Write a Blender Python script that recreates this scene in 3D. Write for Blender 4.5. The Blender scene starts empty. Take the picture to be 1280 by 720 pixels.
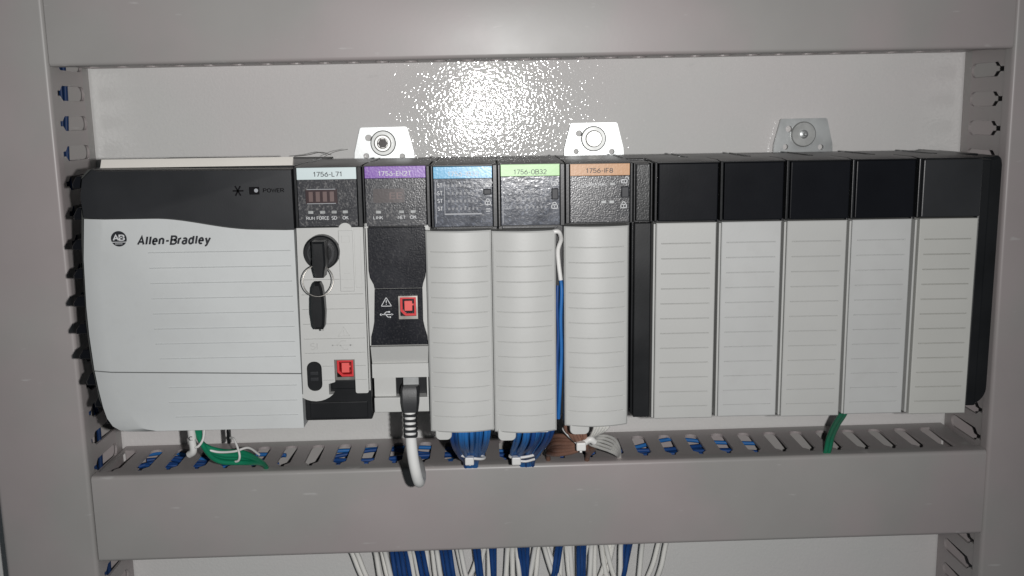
import bpy, bmesh, math, random
from mathutils import Vector, Matrix
random.seed(7)
sc = bpy.context.scene
C = sc.collection
MM = 0.001

# ------------------------------------------------------------------ camera, light, exposure
# axes: X right, Y into the mounting panel (panel face at y = 0), Z up; millimetres below, metres in the scene
CAM = (97.66, -671.88, 28.03)
PITCH, ROLL, YAW = -0.1746, 0.0205, -0.0268
cam = bpy.data.cameras.new('camera'); cam_o = bpy.data.objects.new('camera', cam); C.objects.link(cam_o)
cam.sensor_width = 36.0; cam.lens = 1248.31 / 1280 * 36.0; cam.clip_start = 0.01; cam.clip_end = 50
rot = Matrix.Rotation(YAW, 3, 'Z') @ Matrix.Rotation(PITCH, 3, 'X') @ Matrix.Rotation(ROLL, 3, 'Y')
r_, f_, u_ = rot.col[0], rot.col[1], rot.col[2]
cm = Matrix((r_, u_, -f_)).transposed().to_4x4()
cm.translation = Vector(CAM) * MM
cam_o.matrix_world = cm
sc.camera = cam_o

w = bpy.data.worlds.new('World'); sc.world = w; w.use_nodes = True
w.node_tree.nodes['Background'].inputs[0].default_value = (0.80, 0.93, 1.0, 1)
w.node_tree.nodes['Background'].inputs[1].default_value = 0.055      # dim room light

fl = bpy.data.lights.new('phone_flash', 'SPOT'); fl.energy = 11.2; fl.shadow_soft_size = 0.004
fl.spot_size = math.radians(130); fl.spot_blend = 1.0
fl.color = (1.0, 0.985, 0.972)
fl_o = bpy.data.objects.new('phone_flash', fl); C.objects.link(fl_o)
fl_o.location = ((CAM[0] + 34) * MM, (CAM[1] - 2) * MM, (CAM[2] - 2) * MM)      # the phone's flash beside the lens
fl_o.rotation_euler = (Vector((5, 0, -70)) * MM - Vector(fl_o.location)).to_track_quat('-Z', 'Y').to_euler()

sc.view_settings.view_transform = 'Standard'; sc.view_settings.look = 'None'
sc.view_settings.exposure = 0.0; sc.view_settings.gamma = 1.0; sc.view_settings.use_curve_mapping = False
sc.cycles.max_bounces = 6; sc.cycles.use_denoising = True

# ------------------------------------------------------------------ materials
def mat(name, col, rough=0.45, bump=0.0, bscale=600.0, metal=0.0, var=0.06, vscale=25.0, spec=0.5, coat=0.0,
        bdetail=2.0, dust_haze=0.0, dcol=(0.35, 0.34, 0.33), col2=None, dscale=900, marks=0.0):
    m = bpy.data.materials.new(name); m.use_nodes = True
    nt = m.node_tree; n = nt.nodes; L = nt.links; b = n['Principled BSDF']
    b.inputs['Roughness'].default_value = rough; b.inputs['Metallic'].default_value = metal
    b.inputs['Specular IOR Level'].default_value = spec; b.inputs['Coat Weight'].default_value = coat
    b.inputs['Coat Roughness'].default_value = 0.12
    tc = n.new('ShaderNodeTexCoord')
    nz = n.new('ShaderNodeTexNoise'); nz.inputs['Scale'].default_value = vscale; nz.inputs['Detail'].default_value = 5
    L.new(tc.outputs['Object'], nz.inputs['Vector'])
    rp = n.new('ShaderNodeMapRange'); rp.inputs[1].default_value = 0.3; rp.inputs[2].default_value = 0.7
    rp.inputs[3].default_value = 1 - var; rp.inputs[4].default_value = 1 + var
    L.new(nz.outputs['Fac'], rp.inputs[0])
    mx = n.new('ShaderNodeVectorMath'); mx.operation = 'SCALE'
    mx.inputs[0].default_value = col; L.new(rp.outputs[0], mx.inputs['Scale'])
    src = mx.outputs[0]
    if col2:
        n2 = n.new('ShaderNodeTexNoise'); n2.inputs['Scale'].default_value = vscale * 0.8; n2.inputs['Detail'].default_value = 3
        mp2 = n.new('ShaderNodeMapping'); mp2.inputs['Location'].default_value = (3.7, 1.3, 9.1)
        L.new(tc.outputs['Object'], mp2.inputs['Vector']); L.new(mp2.outputs[0], n2.inputs['Vector'])
        q2 = n.new('ShaderNodeMapRange'); q2.inputs[1].default_value = 0.42; q2.inputs[2].default_value = 0.58
        L.new(n2.outputs['Fac'], q2.inputs[0])
        m2 = n.new('ShaderNodeMix'); m2.data_type = 'RGBA'; L.new(q2.outputs[0], m2.inputs[0])
        m2.inputs[6].default_value = (*col, 1); m2.inputs[7].default_value = (*col2, 1)
        L.new(m2.outputs[2], mx.inputs[0])
    if marks > 0:      # sparse scuffs: short pale streaks
        n3 = n.new('ShaderNodeTexNoise'); n3.inputs['Scale'].default_value = 1.0; n3.inputs['Detail'].default_value = 2
        mp3 = n.new('ShaderNodeMapping'); mp3.inputs['Scale'].default_value = (55, 60, 240)
        L.new(tc.outputs['Object'], mp3.inputs['Vector']); L.new(mp3.outputs[0], n3.inputs['Vector'])
        q3 = n.new('ShaderNodeMapRange'); q3.inputs[1].default_value = 0.70; q3.inputs[2].default_value = 0.76; q3.inputs[4].default_value = marks
        L.new(n3.outputs['Fac'], q3.inputs[0])
        m3 = n.new('ShaderNodeMix'); m3.data_type = 'RGBA'; L.new(q3.outputs[0], m3.inputs[0]); L.new(src, m3.inputs[6]); m3.inputs[7].default_value = (0.55, 0.54, 0.53, 1)
        src = m3.outputs[2]
    if dust_haze > 0:  # pale speckle: dust on doors, painted-in reflection haze on film and window
        dn = n.new('ShaderNodeTexNoise'); dn.inputs['Scale'].default_value = dscale; dn.inputs['Detail'].default_value = 3
        L.new(tc.outputs['Object'], dn.inputs['Vector'])
        dr = n.new('ShaderNodeMapRange'); dr.inputs[1].default_value = 0.52; dr.inputs[2].default_value = 0.72
        dr.inputs[4].default_value = dust_haze
        L.new(dn.outputs['Fac'], dr.inputs[0])
        dm = n.new('ShaderNodeMix'); dm.data_type = 'RGBA'
        L.new(dr.outputs[0], dm.inputs[0]); L.new(src, dm.inputs[6]); dm.inputs[7].default_value = (*dcol, 1)
        src = dm.outputs[2]
    L.new(src, b.inputs['Base Color'])
    r2 = n.new('ShaderNodeMapRange'); r2.inputs[1].default_value = 0.3; r2.inputs[2].default_value = 0.7
    r2.inputs[3].default_value = max(rough * 0.9, 0.02); r2.inputs[4].default_value = rough * 1.12
    L.new(nz.outputs['Fac'], r2.inputs[0]); L.new(r2.outputs[0], b.inputs['Roughness'])
    if bump > 0:
        bn = n.new('ShaderNodeTexNoise'); bn.inputs['Scale'].default_value = bscale; bn.inputs['Detail'].default_value = bdetail
        L.new(tc.outputs['Object'], bn.inputs['Vector'])
        bp = n.new('ShaderNodeBump'); bp.inputs['Strength'].default_value = 1.0; bp.inputs['Distance'].default_value = bump * MM
        L.new(bn.outputs['Fac'], bp.inputs['Height']); L.new(bp.outputs[0], b.inputs['Normal'])
    return m

M = {}
M['panel'] = mat('painted_steel_panel', (0.705, 0.683, 0.676), 0.055, 0.175, 560, var=0.02, vscale=9, spec=0.33, bdetail=1.2, col2=(0.685, 0.682, 0.668), marks=0.2)
M['duct'] = mat('grey_pvc', (0.390, 0.350, 0.348), 0.40, 0.012, 350, var=0.05, vscale=14, col2=(0.364, 0.352, 0.341), marks=0.45)
M['grey'] = mat('light_grey_plastic', (0.475, 0.478, 0.466), 0.46, 0.03, 900, var=0.03, vscale=30, dust_haze=0.05, dscale=260)
M['psdoor'] = mat('cool_grey_plastic', (0.525, 0.541, 0.541), 0.46, 0.03, 900, var=0.03, vscale=20, dust_haze=0.05, dscale=200)
M['filler'] = mat('filler_grey_plastic', (0.435, 0.437, 0.425), 0.48, 0.03, 900, var=0.03, vscale=25)
M['filler_b'] = mat('filler_grey_plastic_b', (0.445, 0.45, 0.445), 0.46, 0.03, 900, var=0.04, vscale=18, dust_haze=0.12, dscale=120)
M['filler_new'] = mat('filler_warm_grey_plastic', (0.455, 0.455, 0.432), 0.48, 0.03, 900, var=0.03, vscale=25)
M['black'] = mat('black_plastic', (0.0105, 0.0112, 0.0125), 0.34, 0.02, 1100, var=0.2, vscale=40, spec=0.35)
M['pscover'] = mat('charcoal_plastic', (0.0245, 0.0255, 0.028), 0.36, 0.03, 1400, var=0.12, vscale=30, spec=0.4)
M['fillblack'] = mat('filler_black_plastic', (0.0062, 0.0068, 0.009), 0.28, 0.012, 900, var=0.15, vscale=25, spec=0.2)
M['film'] = mat('textured_black_film', (0.036, 0.037, 0.042), 0.25, 0.085, 1300, var=0.15, vscale=60, dust_haze=0.35)  # lifted base colour and pale speckle paint in the flash reflections
M['shield'] = mat('textured_black_shield', (0.0115, 0.012, 0.016), 0.22, 0.06, 1200, var=0.15, vscale=60, dust_haze=0.07)
M['window'] = mat('hazed_clear_window', (0.075, 0.081, 0.098), 0.17, 0.075, 600, var=0.35, vscale=90, dust_haze=0.35, dcol=(0.3, 0.33, 0.4), bdetail=4)  # bluish base colour and pale speckle paint in the reflected haze
M['spacer'] = mat('rough_black_plastic', (0.016, 0.017, 0.018), 0.28, 0.075, 1300, var=0.2, vscale=50)
M['lab_white'] = mat('pale_label', (0.58, 0.67, 0.68), 0.4, 0.02, 900, var=0.02)
M['lab_purple'] = mat('purple_label', (0.20, 0.085, 0.38), 0.32, 0.07, 1000, var=0.05, dust_haze=0.2, dcol=(0.6, 0.5, 0.7))
M['lab_blue'] = mat('blue_label', (0.06, 0.33, 0.56), 0.26, 0.035, 900, var=0.05)
M['lab_green'] = mat('green_label', (0.345, 0.585, 0.255), 0.36, 0.02, 900, var=0.05)
M['lab_orange'] = mat('orange_label', (0.46, 0.235, 0.10), 0.38, 0.04, 900, var=0.05)
M['ink'] = mat('dark_ink', (0.012, 0.013, 0.018), 0.5)
M['ink_soft'] = mat('dark_green_grey_ink', (0.09, 0.11, 0.10), 0.5)  # dark greenish-grey print, paler than the other dark ink
M['whiteink'] = mat('white_ink', (0.58, 0.59, 0.60), 0.5)
M['lens'] = mat('unlit_lens', (0.36, 0.37, 0.37), 0.3, var=0.2, vscale=300)
M['greyink'] = mat('grey_ink', (0.30, 0.31, 0.33), 0.5)
M['display'] = mat('unlit_display', (0.055, 0.038, 0.040), 0.22, 0.03, 700, var=0.1)
M['segment'] = mat('unlit_segment', (0.13, 0.085, 0.08), 0.35)
M['display_grey'] = mat('unlit_display_grey', (0.10, 0.088, 0.088), 0.25, 0.04, 900, var=0.1)
M['zinc'] = mat('zinc_plate', (0.62, 0.64, 0.64), 0.40, 0.02, 300, metal=0.75, var=0.06, vscale=60)
M['steel'] = mat('bright_steel', (0.60, 0.60, 0.58), 0.34, metal=0.7, var=0.08, vscale=150)
M['tin'] = mat('tinned_shell', (0.42, 0.40, 0.37), 0.34, metal=1.0, var=0.1, vscale=120)
M['red'] = mat('red_plastic', (0.56, 0.030, 0.035), 0.35, 0.02, 900)
M['redlight'] = mat('red_plastic_tongue', (0.72, 0.11, 0.10), 0.35)
M['white'] = mat('white_nylon', (0.72, 0.715, 0.70), 0.42, 0.01, 500, var=0.03)
M['cablewhite'] = mat('white_cable_jacket', (0.72, 0.72, 0.71), 0.45, 0.02, 600, var=0.04)
M['wirewhite'] = mat('white_wire_insulation', (0.86, 0.85, 0.81), 0.42, var=0.04, vscale=50)
M['blue'] = mat('blue_wire_insulation', (0.022, 0.145, 0.42), 0.5, var=0.12, vscale=60, spec=0.3)
M['navy'] = mat('dark_blue_wire_insulation', (0.012, 0.060, 0.22), 0.5, var=0.12, vscale=60, spec=0.3)
M['green'] = mat('green_wire_insulation', (0.008, 0.205, 0.105), 0.36, var=0.1, vscale=60)
M['brown'] = mat('brown_wire_insulation', (0.235, 0.125, 0.09), 0.5, var=0.15, vscale=60, spec=0.3)
M['beige'] = mat('cream_top_label', (0.74, 0.71, 0.66), 0.5, var=0.03)
M['clear'] = mat('milky_clear_plug', (0.36, 0.37, 0.37), 0.18, var=0.1, vscale=200)
M['housing'] = mat('dark_grey_housing', (0.036, 0.038, 0.036), 0.55, 0.03, 900, var=0.15, vscale=40)
M['washer'] = mat('dull_zinc_washer', (0.50, 0.51, 0.50), 0.46, 0.02, 300, metal=0.6, var=0.08, vscale=150)
M['dim_digit'] = mat('dim_digit', (0.10, 0.105, 0.12), 0.35)
M['deep'] = mat('deep_black_print', (0.008, 0.008, 0.009), 0.6, spec=0.05)
M['inkblue'] = mat('blackish_blue_wire_insulation', (0.008, 0.030, 0.10), 0.5, var=0.15, vscale=60, spec=0.3)
M['fibre'] = mat('dark_lint', (0.05, 0.045, 0.04), 0.7)

# ------------------------------------------------------------------ builders
TH = 0.007                        # the rack hangs a touch out of level
RACK = [False]
def W(p):
    x, y, z = p
    if RACK[0]:
        x, z = 180 + (x - 180) + TH * (z + 60), -60 + (z + 60) - TH * (x - 180)
    return Vector((x * MM, y * MM, z * MM))

ORG = {}
def thing(name, label, cat, loc, group=None, kind=None):
    o = bpy.data.objects.new(name, None); C.objects.link(o)
    o.empty_display_size = 0.01
    o.location = W(loc); ORG[o] = o.location.copy()
    o['label'] = label; o['category'] = cat
    if group: o['group'] = group
    return o

class B:
    """collects shapes (mm) for one mesh"""
    def __init__(s): s.bm = bmesh.new(); s.round = False
    def _new(s, vs, fs):
        v = [s.bm.verts.new(p) for p in vs]
        out = []
        for f in fs:
            try: out.append(s.bm.faces.new([v[i] for i in f]))
            except ValueError: pass
        return v, out
    def box(s, x0, x1, y0, y1, z0, z1, bev=0.0, seg=2):
        x0, x1 = min(x0, x1), max(x0, x1); y0, y1 = min(y0, y1), max(y0, y1); z0, z1 = min(z0, z1), max(z0, z1)
        v, f = s._new([(x, y, z) for x in (x0, x1) for y in (y0, y1) for z in (z0, z1)],
                      [(0, 1, 3, 2), (4, 6, 7, 5), (0, 4, 5, 1), (2, 3, 7, 6), (0, 2, 6, 4), (1, 5, 7, 3)])
        if bev:
            e = list({e for q in f for e in q.edges})
            bmesh.ops.bevel(s.bm, geom=e, offset=bev, segments=seg, affect='EDGES', profile=0.5)
        return s
    def loft(s, rings, caps=True):
        """rings: lists of 3-D points of equal length"""
        n = len(rings[0]); vs = [[s.bm.verts.new(p) for p in r] for r in rings]
        for a, b in zip(vs, vs[1:]):
            for i in range(n):
                j = (i + 1) % n
                s.bm.faces.new((a[i], a[j], b[j], b[i]))
        if caps:
            s.bm.faces.new(list(reversed(vs[0]))); s.bm.faces.new(vs[-1])
        return s
    def prism(s, poly, y0, y1, chamfer=0.0):
        """outline in X-Z, extruded along Y from the back y0 to the front y1"""
        cx = sum(p[0] for p in poly) / len(poly); cz = sum(p[1] for p in poly) / len(poly)
        rings = [[(x, y0, z) for x, z in poly]]
        if chamfer:
            sg = 1 if y1 > y0 else -1
            rings.append([(x, y1 - sg * chamfer, z) for x, z in poly])
            wx = max(abs(p[0] - cx) for p in poly); wz = max(abs(p[1] - cz) for p in poly)
            rings.append([(cx + (x - cx) * (1 - chamfer / wx), y1, cz + (z - cz) * (1 - chamfer / wz)) for x, z in poly])
        else:
            rings.append([(x, y1, z) for x, z in poly])
        return s.loft(rings)
    def extrude_x(s, prof, x0, x1):      # profile in (y, z)
        return s.loft([[(x0, y, z) for y, z in prof], [(x1, y, z) for y, z in prof]])
    def extrude_z(s, prof, z0, z1):      # profile in (x, y)
        return s.loft([[(x, y, z0) for x, y in prof], [(x, y, z1) for x, y in prof]])
    def cyl(s, c, r, y0, y1, n=32, r1=None, chamfer=0.0):
        r1 = r if r1 is None else r1
        ring = lambda q, y: [(c[0] + q * math.cos(2 * math.pi * i / n), y, c[1] + q * math.sin(2 * math.pi * i / n)) for i in range(n)]
        rings = [ring(r, y0)]
        if chamfer:
            rings += [ring(r1, y1 + (chamfer if y1 < y0 else -chamfer)), ring(r1 - chamfer, y1)]
        else: rings.append(ring(r1, y1))
        return s.loft(rings)
    def ringdisc(s, c, ro, ri, y0, y1, n=40):
        R = lambda q, y: [(c[0] + q * math.cos(2 * math.pi * i / n), y, c[1] + q * math.sin(2 * math.pi * i / n)) for i in range(n)]
        s.loft([R(ro, y0), R(ro, y1), R(ri, y1), R(ri, y0), R(ro, y0)], caps=False); return s
    def tube(s, pts, r, n=10, sub=6, rads=None):
        s.round = True
        P = [Vector(p) for p in pts]
        if len(P) > 2:
            Q = []
            for i in range(len(P) - 1):
                a = P[i - 1] if i else P[0] * 2 - P[1]; b, c = P[i], P[i + 1]; d = P[i + 2] if i + 2 < len(P) else P[-1] * 2 - P[-2]
                for k in range(sub):
                    t = k / sub
                    Q.append(0.5 * (2 * b + (c - a) * t + (2 * a - 5 * b + 4 * c - d) * t * t + (3 * b - a - 3 * c + d) * t ** 3))
            Q.append(P[-1]); P = Q
        T = (P[1] - P[0]).normalized()
        N = T.cross(Vector((0.31, 0.87, 0.39))).normalized()
        rings = []
        for i, p in enumerate(P):
            t = (P[min(i + 1, len(P) - 1)] - P[max(i - 1, 0)]).normalized()
            N = (N - t * N.dot(t)).normalized(); Bn = t.cross(N)
            rr = rads(i / (len(P) - 1)) if rads else r
            rings.append([tuple(p + rr * (math.cos(2 * math.pi * k / n) * N + math.sin(2 * math.pi * k / n) * Bn)) for k in range(n)])
        return s.loft(rings)
    def part(s, name, m, parent=None, smooth=True, label=None, angle=19, loc=None):
        if s.round: angle = 70
        me = bpy.data.meshes.new(name)
        bmesh.ops.remove_doubles(s.bm, verts=s.bm.verts, dist=1e-5)
        bmesh.ops.recalc_face_normals(s.bm, faces=s.bm.faces)
        org = ORG[parent] if parent is not None else (W(loc) if loc else Vector((0, 0, 0)))
        for v in s.bm.verts: v.co = W(v.co) - org
        s.bm.to_mesh(me); s.bm.free()
        if smooth:
            me.polygons.foreach_set('use_smooth', [True] * len(me.polygons))
            me.set_sharp_from_angle(angle=math.radians(angle))
        me.materials.append(M[m] if isinstance(m, str) else m)
        o = bpy.data.objects.new(name, me); C.objects.link(o)
        if parent is not None: o.parent = parent
        else: o.location = org
        ORG[o] = org
        if label: o['label'] = label
        return o

def tag(o, label, cat, group=None, kind=None):
    if kind: o['kind'] = kind
    if label: o['label'] = label
    if cat: o['category'] = cat
    if group: o['group'] = group
    return o

def arc(cx, cz, r, a0, a1, n=6):
    return [(cx + r * math.cos(math.radians(a0 + (a1 - a0) * i / n)), cz + r * math.sin(math.radians(a0 + (a1 - a0) * i / n))) for i in range(n + 1)]
def rrect(x0, x1, z0, z1, r, n=5):
    return (arc(x1 - r, z1 - r, r, 0, 90, n) + arc(x0 + r, z1 - r, r, 90, 180, n) + arc(x0 + r, z0 + r, r, 180, 270, n) + arc(x1 - r, z0 + r, r, 270, 360, n))

def _a(cx, cz, rx, rz, a0, a1, n=8):
    return [(cx + rx * math.cos(math.radians(a0 + (a1 - a0) * i / n)), cz + rz * math.sin(math.radians(a0 + (a1 - a0) * i / n))) for i in range(n + 1)]
GL = {  # glyph: (advance, strokes) on a grid of cap height 6
 '1': (2.4, [[(.1, 4.7), (1.5, 6), (1.5, 0)]]), '7': (3.4, [[(0, 6), (3.3, 6), (1.2, 0)]]),
 '5': (3.4, [[(3.1, 6), (.5, 6), (.35, 3.3)] + _a(1.5, 2, 1.75, 1.85, 118, -150, 10)]),
 '6': (3.5, [[(2.7, 6), (.6, 3.4)] + _a(1.75, 1.9, 1.7, 1.9, 150, -210, 14)]),
 '2': (3.4, [_a(1.6, 4.3, 1.55, 1.7, 165, -30, 8) + [(0, 0), (3.3, 0)]]),
 '3': (3.4, [_a(1.5, 4.55, 1.5, 1.45, 150, -90, 8) + _a(1.5, 1.6, 1.75, 1.55, 90, -155, 9)[1:]]),
 '8': (3.5, [_a(1.7, 4.55, 1.4, 1.45, 270, -90, 14), _a(1.7, 1.6, 1.7, 1.55, 90, 450, 14)]),
 '-': (2.2, [[(.1, 2.5), (2.0, 2.5)]]), ' ': (2, []),
 'A': (4.0, [[(0, 0), (2.0, 6), (4.0, 0)], [(.8, 2), (3.2, 2)]]),
 'B': (3.6, [[(0, 3.2), (2, 3.2)] + _a(2, 4.6, 1.4, 1.4, -90, 90, 7) + [(0, 6), (0, 0)] + _a(2.1, 1.6, 1.5, 1.6, -90, 90, 7) ]),
 'C': (3.6, [_a(2, 3, 2, 3, 50, 310, 12)]), 'D': (3.7, [[(0, 0), (0, 6)] + _a(1.4, 3, 2.2, 3, 90, -90, 9) + [(0, 0)]]),
 'E': (3.0, [[(3, 6), (0, 6), (0, 0), (3, 0)], [(0, 3.1), (2.6, 3.1)]]), 'F': (2.9, [[(3, 6), (0, 6), (0, 0)], [(0, 3.1), (2.5, 3.1)]]),
 'I': (.8, [[(.3, 0), (.3, 6)]]), 'K': (3.6, [[(0, 0), (0, 6)], [(3.2, 6), (0, 2.6)], [(1.2, 3.8), (3.5, 0)]]),
 'L': (2.9, [[(0, 6), (0, 0), (2.8, 0)]]), 'N': (3.7, [[(0, 0), (0, 6), (3.5, 0), (3.5, 6)]]),
 'O': (4.0, [_a(2, 3, 2, 3, 90, 450, 18)]), 'P': (3.4, [[(0, 0), (0, 6)] + _a(1.8, 4.4, 1.5, 1.6, 90, -90, 7) + [(0, 2.8)]]),
 'R': (3.5, [[(0, 0), (0, 6)] + _a(1.8, 4.4, 1.5, 1.6, 90, -90, 7) + [(0, 2.8)], [(1.7, 2.8), (3.4, 0)]]),
 'S': (3.4, [_a(1.7, 4.5, 1.5, 1.5, 35, 250, 8) + _a(1.7, 1.55, 1.6, 1.55, 70, -145, 9)]),
 'T': (3.4, [[(0, 6), (3.4, 6)], [(1.7, 6), (1.7, 0)]]), 'U': (3.6, [[(0, 6)] + _a(1.75, 1.75, 1.75, 1.75, 180, 360, 9) + [(3.5, 6)]]),
 'W': (5.2, [[(0, 6), (1.3, 0), (2.6, 5.2), (3.9, 0), (5.2, 6)]]),
 'a': (3.1, [_a(1.5, 3.2, 1.2, 1.2, 150, 0, 6) + [(2.7, 0)], _a(1.4, 1.25, 1.3, 1.25, 60, 330, 9)]),
 'd': (3.2, [[(2.8, 6), (2.8, 0)], _a(1.4, 2.2, 1.35, 2.2, 20, 340, 12)]),
 'e': (3.1, [[(.1, 2.3), (2.7, 2.3)] + _a(1.4, 2.2, 1.35, 2.2, 5, 310, 12)]),
 'l': (.9, [[(.4, 0), (.4, 6)]]), 'n': (3.1, [[(.1, 0), (.1, 4.4)], [(.1, 2.4)] + _a(1.45, 2.9, 1.3, 1.5, 160, 0, 7) + [(2.75, 0)]]),
 'r': (1.45, [[(.1, 0), (.1, 4.4)], [(.1, 2.4)] + _a(1.5, 2.9, 1.35, 1.4, 165, 80, 4)]),
 'y': (3.0, [[(0, 4.4), (1.5, 0)], [(2.9, 4.4), (1.2, -1.0), (.7, -1.6), (.0, -1.6)]]),
}
def text(s, x0, x1, z0, z1, y, m, parent, bold=0.0, shear=0.0, thick=0.12, name='lettering', wd=0.85, gap=1.15):
    """flat printed lettering drawn in strokes and fitted to a rectangle on a front face at depth y"""
    quads = []; pen = 0; si = 0
    for ch_ in s:
        adv, strokes = GL[ch_]
        for st in strokes:
            P = [Vector((x + pen, z)) for x, z in st]; n = len(P); off = []
            for i in range(n):
                d0 = (P[i] - P[i - 1]).normalized() if i else (P[1] - P[0]).normalized()
                d1 = (P[i + 1] - P[i]).normalized() if i < n - 1 else d0
                if (P[0] - P[-1]).length < 1e-4:
                    if i == 0: d0 = (P[-1] - P[-2]).normalized()
                    if i == n - 1: d1 = (P[1] - P[0]).normalized()
                nn = Vector((-(d0 + d1).y, (d0 + d1).x))
                nn = nn.normalized() if nn.length > 1e-3 else Vector((-d0.y, d0.x))
                c = max(nn.dot(Vector((-d0.y, d0.x))), .45)
                off.append(nn * (wd / 2 / c))
            for i in range(n - 1):
                quads.append((si, [P[i] + off[i], P[i + 1] + off[i + 1], P[i + 1] - off[i + 1], P[i] - off[i]]))
            si += 1
        pen += adv + gap
    allp = [(p.x + shear * p.y, p.y) for _, q in quads for p in q]
    ax, bx = min(p[0] for p in allp), max(p[0] for p in allp); ay, by = min(p[1] for p in allp), max(p[1] for p in allp)
    b = B()
    for k, q in quads:
        yy = y - .004 * (k % 3)
        b._new([(x0 + (p.x + shear * p.y - ax) / (bx - ax) * (x1 - x0), yy, z0 + (p.y - ay) / (by - ay) * (z1 - z0)) for p in q], [(0, 1, 2, 3)])
    bmesh.ops.remove_doubles(b.bm, verts=b.bm.verts, dist=1e-4)
    r = bmesh.ops.extrude_face_region(b.bm, geom=b.bm.faces[:])
    for v in [e for e in r['geom'] if isinstance(e, bmesh.types.BMVert)]: v.co.y += thick
    return b.part(name, m, parent, smooth=False)

def flat(polys, y, m, parent, name, thick=0.15):
    b = B()
    for p in polys: b.prism(p, y + thick, y)
    return b.part(name, m, parent, smooth=False)

def bar(p, q, wd):
    a, b = Vector(p), Vector(q); d = (b - a).normalized(); n = Vector((-d.y, d.x)) * wd / 2
    return [tuple(a + n), tuple(b + n), tuple(b - n), tuple(a - n)]
def ngon(cx, cz, r, n=12): return [(cx + r * math.cos(2 * math.pi * i / n), cz + r * math.sin(2 * math.pi * i / n)) for i in range(n)]
def usb_symbol(cx, cz, L, wd):
    h = L / 2
    return [bar((cx - h, cz), (cx + h * .8, cz), wd), ngon(cx - h, cz, wd * 1.35),
            [(cx + h, cz), (cx + h * .66, cz + wd * 1.3), (cx + h * .66, cz - wd * 1.3)],
            bar((cx - h * .55, cz), (cx - h * .15, cz + h * .42), wd), bar((cx - h * .15, cz + h * .42), (cx + h * .2, cz + h * .42), wd),
            [(cx + h * .2, cz + h * .42 - wd), (cx + h * .2, cz + h * .42 + wd), (cx + h * .2 + 2 * wd, cz + h * .42 + wd), (cx + h * .2 + 2 * wd, cz + h * .42 - wd)],
            bar((cx - h * .25, cz), (cx + h * .1, cz - h * .42), wd), bar((cx + h * .1, cz - h * .42), (cx + h * .4, cz - h * .42), wd),
            ngon(cx + h * .45, cz - h * .42, wd * 1.1)]
def tri_symbol(cx, cz, s, wd):
    P = [(cx - s * .58, cz - s * .5), (cx + s * .58, cz - s * .5), (cx, cz + s * .5)]
    return [bar(P[i], P[(i + 1) % 3], wd) for i in range(3)] + [bar((cx, cz + s * .18), (cx, cz - s * .12), wd * 1.2), ngon(cx, cz - s * .28, wd * .7, 8)]
def lock_symbol(cx, cz, s, wd, closed=True):
    out = [bar((cx - s * .45, cz - s * .45), (cx + s * .45, cz - s * .45), wd), bar((cx - s * .45, cz + .1 * s), (cx + s * .45, cz + .1 * s), wd),
           bar((cx - s * .45, cz - s * .5), (cx - s * .45, cz + .1 * s), wd), bar((cx + s * .45, cz - s * .5), (cx + s * .45, cz + .1 * s), wd),
           bar((cx, cz - .05 * s), (cx, cz - .3 * s), wd)]
    ox = 0 if closed else s * .42
    a = arc(cx + ox, cz + .25 * s, s * .28, 0, 180, 6)
    out += [bar(a[i], a[i + 1], wd) for i in range(6)]
    out += [bar((cx + ox + s * .28, cz + .25 * s), (cx + ox + s * .28, cz + .1 * s), wd)]
    if closed: out += [bar((cx - s * .28, cz + .25 * s), (cx - s * .28, cz + .1 * s), wd)]
    return out

def ribbed(b, x0, x1, z0, z1, yb, yf, bulge, grooves, gw, gd, mx, edge=0.8, ncol=14):
    """a door whose front carries pressed grooves; z0 bottom, z1 top, yb back, yf front (at the sides)"""
    zs = [(z1, 0)]
    zs.append((z1 - edge, 0))
    for g in sorted(grooves, reverse=True):
        zs += [(g + gw / 2, 0), (g, gd), (g - gw / 2, 0)]
    zs += [(z0 + edge, 0), (z0, 0)]
    us = [0, edge / (x1 - x0), mx / (x1 - x0), (mx + .4) / (x1 - x0)]
    us = us + [us[-1] + (1 - 2 * us[-1]) * i / ncol for i in range(1, ncol)] + [1 - u for u in reversed(us)]
    rows = []
    for zi, (z, d) in enumerate(zs):
        row = []
        for ui, u in enumerate(us):
            x = x0 + u * (x1 - x0)
            e = edge * 0.8 if (zi in (0, len(zs) - 1) or ui in (0, len(us) - 1)) else 0
            inner = 3 <= ui <= len(us) - 4
            row.append(b.bm.verts.new((x, yf - bulge * (1 - (2 * u - 1) ** 2) + (d if inner else 0) + e, z)))
        rows.append(row)
    for a, c in zip(rows, rows[1:]):
        for i in range(len(us) - 1): b.bm.faces.new((a[i], a[i + 1], c[i + 1], c[i]))
    loop = rows[0] + [r[-1] for r in rows[1:]] + rows[-1][-2::-1] + [r[0] for r in rows[-2:0:-1]]
    back = [b.bm.verts.new((v.co.x, yb, v.co.z)) for v in loop]
    n = len(loop)
    for i in range(n):
        j = (i + 1) % n; b.bm.faces.new((loop[i], loop[j], back[j], back[i]))
    b.bm.faces.new(back)
    return b

def ridges(b, lines, y, wd=0.7, h=0.32):
    """raised hair lines on a flat front: (x0, x1, z)"""
    for x0, x1, z in lines:
        b.loft([[(x0, y + .1, z + wd / 2), (x0, y - h, z), (x0, y + .1, z - wd / 2)], [(x1, y + .1, z + wd / 2), (x1, y - h, z), (x1, y + .1, z - wd / 2)]])
    return b

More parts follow.
